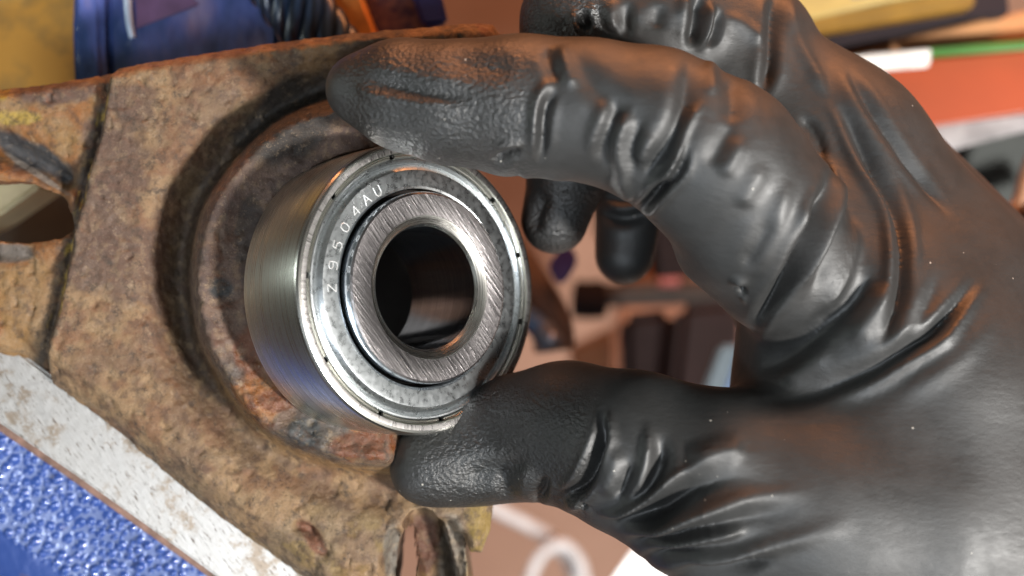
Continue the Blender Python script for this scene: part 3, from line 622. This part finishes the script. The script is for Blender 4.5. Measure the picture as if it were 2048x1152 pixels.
# ================================================================== bench vise
vis = empty('bench_vise', P(150, 1000, -6), 'blue hammered paint vise with bright worn steel strip under the rusty bracket', 'vise')
def slab(name, pts, zt, zb, mat, parent, bev=0.05, disp=None, nx=2):
    V = [(*p, zt) for p in pts]+[(*p, zb) for p in pts]; n = len(pts)
    F = [tuple(range(n)), tuple(range(2*n-1, n-1, -1))]+[(i, i+n, (i+1) % n+n, (i+1) % n) for i in range(n)]
    me = meshof(name, V, F)
    import bmesh
    bm = bmesh.new(); bm.from_mesh(me); bmesh.ops.recalc_face_normals(bm, faces=bm.faces)
    if bev: bmesh.ops.bevel(bm, geom=list(bm.edges), offset=bev, segments=3, affect='EDGES', clamp_overlap=True)
    bm.to_mesh(me); bm.free()
    o = link(name, me, mat, parent)
    if parent: o.location = -parent.location
    me.set_sharp_from_angle(angle=R(40)); return o
st = M('worn_steel'); 
v = st.co((1, 1, 1), (0, 0, R(-36))); vl = st.n('ShaderNodeMapping'); vl.inputs['Scale'].default_value = (14, 1.6, 6); st.l(v, vl.inputs[0])
f1 = st.noise(vl.outputs[0], 1.4, 6, .7)
spt = st.ramp(st.noise(st.co(), 2.0, 7, .72), [(.52, 0.0), (.62, .85)])
pitm = st.ramp(st.noise(vl.outputs[0], 3.0, 4, .6), [(.34, 1.0), (.40, 0.0)])
cb_ = st.mix(spt, (.52, .49, .46), (.32, .24, .17)); cb_ = st.mix(pitm, cb_, (.10, .07, .05))
st.set(Base_Color=cb_, Metallic=st.math('SUBTRACT', 0.85, st.math('MULTIPLY', pitm, .7)), Roughness=st.ramp(f1, [(.3, .50), (.7, .36)]))
st.bump(f1, 0.35, 0.03, st.bump(st.noise(st.co(), 5, 5), 0.2, 0.03))
ZS = -1.75
js = slab('steel_jaw', [P(a, b, ZS)[:2] for a, b in [(-300, 480), (20, 690), (300, 900), (470, 1035), (700, 1210), (900, 1360), (700, 1364), (420, 1145), (290, 1050), (130, 937), (0, 848), (-300, 642)]], ZS, -4.2, st.m, vis, 0.05)
# side of the jaw plate, brown, and hammered casting below
jb = simple('brown_jaw_side', (.20, .115, .085), 0.5, 0.2, 0.4, 4, 0.4)
slab('jaw_edge', [P(a, b, -2.1)[:2] for a, b in [(-300, 560), (0, 800), (300, 1010), (700, 1300), (900, 1460), (800, 1500), (455, 1182), (300, 1072), (130, 952), (0, 864), (-300, 664)]], -2.1, -5.5, jb, vis, 0.03)
# hammered paint: a dense grid with raised drops
gx = np.arange(-12.5, -3.0, 0.028); gy = np.arange(-9.0, -1.0, 0.028)
GX, GY = np.meshgrid(gx, gy, indexing='ij'); pts = np.stack([GX.ravel(), GY.ravel()], 1)
cand = rng.uniform([-12.6, -9.1], [-2.9, -0.9], size=(19000, 2)); cr0 = np.sort(rng.uniform(.026, .105, 19000)**1.0)[::-1]; cr0 = cr0*rng.uniform(.55, 1, 19000)
cell = {}; sp_ = []; spr = []
for (a, b), r1 in zip(cand, cr0):
    k = (int(a*4), int(b*4)); ok = True
    for i in (-1, 0, 1):
        for j in (-1, 0, 1):
            for (c, d, r2) in cell.get((k[0]+i, k[1]+j), ()):
                if (a-c)**2+(b-d)**2 < (1.02*(r1+r2))**2: ok = False
    if ok: cell.setdefault(k, []).append((a, b, r1)); sp_.append((a, b)); spr.append(r1)
ns = len(sp_); el = rng.uniform(1.0, 1.35, ns)
Hh = np.zeros(GX.shape, np.float32)
for (a, b), r1, e_ in zip(sp_, spr, el):
    m_ = r1*e_*1.15; i0, i1 = int((a-m_-gx[0])/.028), int((a+m_-gx[0])/.028)+2; j0, j1 = int((b-m_-gy[0])/.028), int((b+m_-gy[0])/.028)+2
    i0 = max(i0, 0); j0 = max(j0, 0)
    if i1 <= i0 or j1 <= j0: continue
    dx = GX[i0:i1, j0:j1]-a; dy = GY[i0:i1, j0:j1]-b; u = dx*.83+dy*.56; w_ = -dx*.56+dy*.83
    q = (u/(r1*e_))**2+(w_/r1)**2
    Hh[i0:i1, j0:j1] = np.maximum(Hh[i0:i1, j0:j1], np.clip(1-q, 0, 1)**0.6*r1*1.0)
pe = P(0, 864, -2.3); pd = (P(455, 1182, -2.3)-pe).normalized(); nrm = Vector((pd.y, -pd.x, 0))    # away from the jaw
if nrm.y > 0: nrm = -nrm
dj = (GX-pe.x)*nrm.x+(GY-pe.y)*nrm.y
ridge = P(0, 1062, -2.6); rdir = (P(130, 1152, -2.6)-ridge).normalized(); rn = Vector((rdir.y, -rdir.x, 0)); rn = -rn if rn.y > 0 else rn
dr = (GX-ridge.x)*rn.x+(GY-ridge.y)*rn.y
zz = -2.45-0.10*dj+0.03*np.sin(GX*2.1+GY)-0.45*np.clip(dr, 0, 9)
nzz = fbm(np.stack([GX.ravel(), GY.ravel(), 0*GX.ravel()], 1), 1.2, 3, 5).reshape(GX.shape)
zz = zz+Hh*sstep(.05, -.10, dr)*sstep(-.05, .08, dj-.02)*(0.75+nzz)+nzz*.03
i_ = np.arange(GX.size).reshape(GX.shape); keep = (dj[:-1, :-1] > -0.35)
Qd = np.stack([i_[:-1, :-1], i_[1:, :-1], i_[1:, 1:], i_[:-1, 1:]], -1)[keep]
Vd = np.stack([GX.ravel(), GY.ravel(), zz.ravel()], 1)
used = np.unique(Qd); rm = -np.ones(len(Vd), int); rm[used] = np.arange(len(used)); me = meshnp('painted_body', Vd[used], rm[Qd])
attr(me, 'drop', np.where(dr.ravel() > -0.02, 1.0, Hh.ravel()/0.05)[used])
bl = M('hammered_blue_paint'); v = bl.co(); dp = bl.at('drop').outputs['Fac']
cbl = bl.mix(bl.ramp(bl.math('ADD', dp, bl.math('MULTIPLY', bl.noise(v, 9, 4), .2)), [(.05, 1.0), (.45, 0.0)]), (.030, .070, .27), (.14, .185, .36))
cbl = bl.mix(bl.ramp(bl.noise(v, 1.6, 6, .7), [(.60, 0.0), (.68, .7)]), cbl, (.13, .09, .10))
bl.set(Base_Color=cbl, Roughness=0.28, Metallic=0.1, Coat_Weight=0.6, Coat_Roughness=0.08)
bl.bump(bl.noise(v, 14, 4), 0.25, 0.02)
pb = link('painted_body', me, bl.m, vis); pb.location = -vis.location
slab('vise_base', [P(a, b, -5.6)[:2] for a, b in [(-700, 500), (0, 900), (700, 1500), (500, 2300), (-900, 2100)]], -5.8, -12, simple('vise_base_blue', (.03, .06, .25), .4), vis, .1)

# ================================================================== things around and behind
def ribbon_tube(name, pts, r, mat, parent=None, seg=12):
    q = [Vector(p) for p in pts]; q = [2*q[0]-q[1]]+q+[2*q[-1]-q[-2]]; cs = []
    for i in range(1, len(q)-2):
        for k in range(8):
            t = k/8; cs.append(0.5*((2*q[i])+(q[i+1]-q[i-1])*t+(2*q[i-1]-5*q[i]+4*q[i+1]-q[i+2])*t*t+(-q[i-1]+3*q[i]-3*q[i+1]+q[i+2])*t**3))
    cs.append(q[-2]); V = []; F = []; n = len(cs)
    up = Vector((0, 0, 1))
    for i, c in enumerate(cs):
        d = (cs[min(i+1, n-1)]-cs[max(i-1, 0)]).normalized(); a = d.cross(up); a = a.normalized() if a.length > .01 else Vector((1, 0, 0)); b = d.cross(a)
        rr_ = r(i/(n-1)) if callable(r) else r
        V += [c+a*math.cos(2*math.pi*k/seg)*rr_+b*math.sin(2*math.pi*k/seg)*rr_ for k in range(seg)]
    for i in range(n-1):
        for k in range(seg): F.append((i*seg+k, i*seg+(k+1) % seg, (i+1)*seg+(k+1) % seg, (i+1)*seg+k))
    F += [tuple(range(seg))[::-1], tuple((n-1)*seg+k for k in range(seg))]
    return link(name, meshof(name, V, F), mat, parent)
def thing_slab(name, pp, z, th, mat, label, cat, bev=.08, group=None):
    o = slab(name, [P(a, b, z)[:2] for a, b in pp], z, z-th, mat, None, bev); return tag(o, label, cat, group)
# floor far below
fm = M('terracotta_floor'); v = fm.co(); fm.set(Base_Color=fm.ramp(fm.noise(v, .12, 5, .6), [(.3, (.28, .155, .10)), (.7, (.37, .22, .15))]), Roughness=.6); fm.bump(fm.noise(v, 3, 5), .3, .1)
fl = link('floor', meshof('floor', [(-400, -400, -48), (400, -400, -48), (400, 400, -48), (-400, 400, -48)], [(0, 1, 2, 3)]), fm.m, None, False); tag(fl, 'blurred peach brown workshop floor', None, None, 'structure')
wc = simple('white_cable', (.62, .60, .60), .5)
ZC = -30
cb1 = ribbon_tube('white_cable', [P(900, 960, ZC-1), P(990, 1016, ZC-1), P(1060, 1052, ZC-1), P(1110, 1085, ZC-.8), P(1150, 1150, ZC-1.5), P(1165, 1260, ZC-3)], .27, wc)
tag(cb1, 'straight run of thin white cable passing under the loop below the thumb', 'cable')
cb2 = ribbon_tube('white_cable', [P(1052, 1300, ZC), P(1056, 1180, ZC), P(1078, 1115, ZC), P(1118, 1088, ZC), P(1152, 1112, ZC), P(1170, 1165, ZC), P(1195, 1300, ZC)], .24, wc)
tag(cb2, 'white cable bent in a loop below the thumb', 'cable')
pr = simple('white_paper', (.86, .86, .84), .5)
thing_slab('paper_sheet', [(1215, 1165), (1262, 1098), (1330, 1040), (1520, 1060), (1600, 1400), (1180, 1400)], -9, .1, pr, 'bright white paper under the wrist below the thumb', 'paper', .03)
# top left
yo = M('worn_orange_paint'); v = yo.co(); yo.set(Base_Color=yo.mix(yo.ramp(yo.noise(v, .55, 6, .65), [(.44, 0.0), (.62, .9)]), (.62, .33, .05), (.22, .16, .055)), Roughness=.55)
thing_slab('orange_sheet', [(-500, -500), (230, -400), (190, 60), (196, 330), (-500, 380)], -5.5, .8, yo.m, 'worn yellow orange painted panel in the top left corner', 'panel')
blu = M('glossy_blue_plastic'); v = blu.co((1, .5, 1), (0, 0, R(35))); nb = blu.noise(v, .9, 3, .55)
blu.set(Base_Color=blu.ramp(nb, [(.32, (.02, .05, .16)), (.5, (.085, .12, .36)), (.68, (.26, .22, .36))]), Roughness=.24, Coat_Weight=.4)
blu.bump(blu.noise(v, 1.6, 3), .6, .25)
bag = empty('blue_plastic_case', P(300, 60, -5), 'glossy blue plastic case behind the bracket, with a dark seam and bright streak', 'case')
def slabP(name, pp, z, th, mat, parent, bev=.08): return slab(name, [P(a, b, z)[:2] for a, b in pp], z, z-th, mat, parent, bev)
slabP('case_lid', [(206, -300), (146, -40), (142, 60), (150, 260), (215, 260), (206, 80), (204, -100)], -3.9, 1.2, blu.m, bag, .12)
slabP('case_body', [(214, -300), (212, -80), (214, 80), (222, 260), (560, 260), (560, 60), (520, -300)], -4.1, 1.4, blu.m, bag, .12)
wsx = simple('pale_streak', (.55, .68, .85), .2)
ribbon_tube('gloss_streak', [P(250, -120, -3.95), P(254, -20, -3.95), P(258, 40, -3.98), P(265, 76, -4.05)], lambda t: .09*(1-.3*t), wsx, bag).location = -bag.location  # gloss highlight on the case built as a pale strip
slabP('dark_patch', [(268, -90), (300, -90), (400, 10), (270, 60)], -4.07, .1, simple('maroon_patch', (.15, .09, .20), .4, 0, .4, 1), bag, .03)
rp = M('braided_hose'); v = rp.co((1, 1, 1)); wv = rp.n('ShaderNodeTexWave'); wv.inputs['Scale'].default_value = 1.6; wv.inputs['Distortion'].default_value = 2; rp.l(v, wv.inputs[0])
rp.set(Base_Color=rp.mix(wv.outputs['Color'], (.012, .018, .03), (.03, .06, .12)), Roughness=.25)
hs = empty('braided_hose', P(540, 40, -4.5), 'dark blue glossy braided hose behind the top edge of the bracket', 'hose')
for k in range(7):
    pts_ = []
    for j in range(15):
        t = j/14; c = P(500+t*175, -120+t*250, -4.2); a = t*6+k*math.pi*2/7
        pts_.append(c+Vector((.42*math.cos(a), .30*math.cos(a), .26*math.sin(a))))
    ribbon_tube('strand', pts_, .17, rp.m, hs).location = -hs.location
oi = simple('orange_strap', (.68, .24, .03), .55, 0, .25, 2)
thing_slab('orange_strap', [(560, -120), (680, -120), (752, 60), (790, 160), (670, 160), (640, 60)], -4.6, .5, oi, 'orange strap right of the dark blue hose', 'strap')
pm_ = M('mottled_plum'); v = pm_.co(); pm_.set(Base_Color=pm_.ramp(pm_.noise(v, 5, 5, .7), [(.38, (.07, .03, .07)), (.62, (.27, .13, .10))]), Roughness=.5)
thing_slab('plum_cloth', [(690, -120), (800, -120), (880, 60), (900, 160), (775, 160), (745, 60)], -5.4, .5, pm_.m, 'mottled plum brown cloth between the orange and navy straps', 'cloth')
thing_slab('navy_strap', [(790, -100), (860, -100), (897, 46), (845, 52)], -5.0, .3, simple('navy_strap', (.03, .04, .22), .5), 'navy blue strap end above the tip of the bracket', 'strap')
# seen through the hole on the left
thing_slab('cream_block', [(-300, 300), (60, 340), (82, 372), (-30, 450), (-300, 560)], -4.5, 1.5, simple('cream_plastic', (.62, .58, .36), .5), 'cream block seen through the oval hole in the bracket', 'block')
thing_slab('shade_backing', [(-600, 250), (300, 250), (300, 700), (-600, 700)], -9, .5, simple('dark_olive', (.075, .065, .045), .6), 'added dark olive slab standing for the shade seen through the oval hole below the cream block', 'backing')  # dark slab put in for the shade behind the hole
# centre, seen between finger and thumb
dk = simple('dark_rubber', (.016, .011, .011), .9); dk.node_tree.nodes['Principled BSDF'].inputs['Specular IOR Level'].default_value = .1; bw = simple('brown_black', (.05, .03, .025), .6)
tl = empty('adjustable_tool', P(1090, 640, -14), 'blurred dark tool with blue grip and bright round end beside the bearing', 'tool')
ribbon_tube('tool_body', [P(1010, 500, -14.6), P(1060, 570, -14.4), P(1100, 640, -14.2), P(1110, 700, -14.2)], .55, simple('tool_brown', (.075, .042, .03), .7), tl).location = -tl.location
ribbon_tube('blue_grip', [P(1010, 600, -13.6), P(1060, 640, -13.6), P(1096, 668, -13.6)], .30, simple('tool_blue', (.06, .12, .24), .35), tl).location = -tl.location
ribbon_tube('tool_head', [P(1080, 655, -13.5), P(1104, 690, -13.5)], .34, simple('tool_steel', (.10, .11, .14), .35), tl).location = -tl.location
ribbon_tube('bright_tip', [P(1100, 672, -13.1), P(1108, 674, -13.1)], .12, simple('bright_steel', (.6, .6, .7), .3), tl).location = -tl.location
thing_slab('purple_box', [(1095, 530), (1135, 480), (1158, 520), (1132, 565), (1115, 570)], -13, .8, simple('violet', (.06, .035, .17), .4), 'small violet box under the curled middle fingertip', 'box')
cl = empty('clamp_bar', P(1280, 590, -16), 'dark grey clamp bar with a black round knob behind the fingertips', 'clamp')
ribbon_tube('bar', [P(1150, 592, -26), P(1300, 588, -26), P(1480, 580, -26)], .42, simple('bar_grey', (.035, .026, .022), .9), cl).location = -cl.location
ribbon_tube('knob', [P(1150, 598, -25.6), P(1176, 600, -25.5), P(1206, 598, -25.6)], .66, dk, cl).location = -cl.location
ribbon_tube('pink_sleeve', [P(1318, 562, -25.2), P(1358, 560, -25.2)], .2, simple('pink_red', (.30, .07, .06), .5), cl).location = -cl.location
thing_slab('orange_crate', [(1235, 430), (1560, 430), (1560, 830), (1230, 840), (1225, 700), (1250, 560)], -29, 2, simple('crate_orange', (.20, .065, .018), .5, 0, .3, .3), 'blurred orange crate behind the fingers and thumb', 'crate', .2)
thing_slab('black_box', [(1300, 400), (1480, 400), (1470, 548), (1318, 555)], -20, 2, dk, 'black box right of the dark ring fingertip', 'box')
thing_slab('black_pouch', [(1245, 630), (1350, 620), (1365, 700), (1390, 850), (1250, 840)], -20, 1.5, dk, 'left black pouch under the grey clamp bar', 'pouch', .3)
thing_slab('maroon_pouch', [(1362, 610), (1480, 600), (1480, 700), (1420, 850), (1335, 850)], -19, 1.5, simple('maroon_dark', (.012, .005, .005), .95), 'very dark maroon pouch beside the slate blue bars', 'pouch', .3)
thing_slab('slate_bar', [(1440, 690), (1480, 690), (1430, 840), (1385, 840)], -15, .7, simple('slate', (.07, .10, .12), .45), 'slate grey bar left of the blue bar near the palm', 'bar')
thing_slab('blue_bar', [(1478, 700), (1500, 700), (1462, 840), (1430, 840)], -15, .7, simple('denim', (.10, .17, .33), .45), 'pale blue bar touching the palm outline', 'bar')
# top right shelf
Zt = -11
def tr_(name, pts, mat, label, cat, z=Zt, th=.8): return thing_slab(name, pts, z, th, mat, label, cat, .06)
tr_('yellow_level', [(1560, 50), (1760, 6), (1900, -20), (1950, -60), (1560, -60)], simple('pale_yellow', (.46, .34, .11), .5), 'pale yellow top of the long bar at the top right', 'bar', -10.6)
tr_('amber_bar', [(1580, 76), (1950, 14), (1950, -24), (1580, 38)], simple('amber', (.26, .13, .01), .5), 'amber edged long bar below the pale yellow one', 'bar', -10.9)
tr_('black_case', [(1600, 112), (1960, 30), (2020, 30), (2012, -60), (1950, -60), (1600, 60)], simple('plum_black', (.016, .009, .012), .9), 'plum black case between the amber bar and the wooden plank', 'case', -11.6, 2)
tr_('wooden_plank', [(1560, 200), (1620, 120), (1860, 65), (2400, -60), (2400, 60), (1900, 130)], simple('warm_wood', (.42, .19, .07), .55, 0, .3, .4), 'warm brown wooden plank above the green strip', 'plank', -12.2)
tr_('green_strip', [(1850, 97), (2100, 76), (2400, 50), (2400, 68), (2100, 94), (1850, 113)], simple('green_plastic', (.055, .19, .03), .45), 'thin green strip on top of the red box', 'strip', -11.3, .5)
tr_('white_label', [(1600, 118), (1865, 96), (1860, 134), (1600, 158)], simple('label_white', (.88, .86, .82), .5), 'white paper label on the upper edge of the red box', 'label', -11.1, .1)
tr_('red_box', [(1560, 150), (1850, 118), (2400, 70), (2400, 215), (2048, 225), (1800, 262), (1560, 290)], simple('red_plastic', (.36, .055, .008), .42, 0, .12, .3), 'orange red plastic box at the right edge', 'box', -11.5, 3)
tr_('grey_rag', [(1760, 262), (2048, 226), (2300, 200), (2300, 240), (2048, 262), (1830, 320), (1790, 300)], simple('rag', (.32, .30, .30), .7, 0, .4, 1), 'pale grey rag under the red box', 'rag', -12)
tr_('grey_bin', [(1780, 330), (1860, 300), (2100, 240), (2300, 240), (2300, 500), (1900, 520)], simple('bin_grey', (.05, .056, .052), .7), 'dark grey bin below the rag at the right', 'bin', -14, 3)
hk = ribbon_tube('tan_handle', [P(2120, 200, -12), P(2065, 330, -12), P(2040, 410, -12), P(2005, 438, -12), P(1960, 450, -12)], .24, simple('tan', (.40, .23, .14), .45)); tag(hk, 'curved tan handle in front of the dark grey bin', 'handle')
bb = ribbon_tube('black_tube', [P(1960, 470, -11.5), P(2030, 455, -11.5), P(2200, 400, -11.5)], .30, dk); tag(bb, 'black tube under the curved tan handle at the right edge', 'tube')

tr_('steel_ruler', [(1700, -10), (2100, -70), (2100, -62), (1700, -2)], simple('ruler_grey', (.30, .28, .24), .5), 'thin grey ruler above the pale yellow bar', 'ruler', -10.2, .1)
thing_slab('brown_block', [(1190, 395), (1240, 385), (1250, 470), (1200, 480)], -33, 3, simple('brown_block', (.22, .12, .08), .6), 'blurred brown block between the two curled fingertips', 'block', .2)
thing_slab('rust_brown_board', [(1135, 700), (1260, 640), (1275, 760), (1180, 860)], -34, 2, simple('board_brown', (.26, .12, .05), .6, 0, .3, .3), 'blurred rust brown board left of the black pouch', 'board', .2)
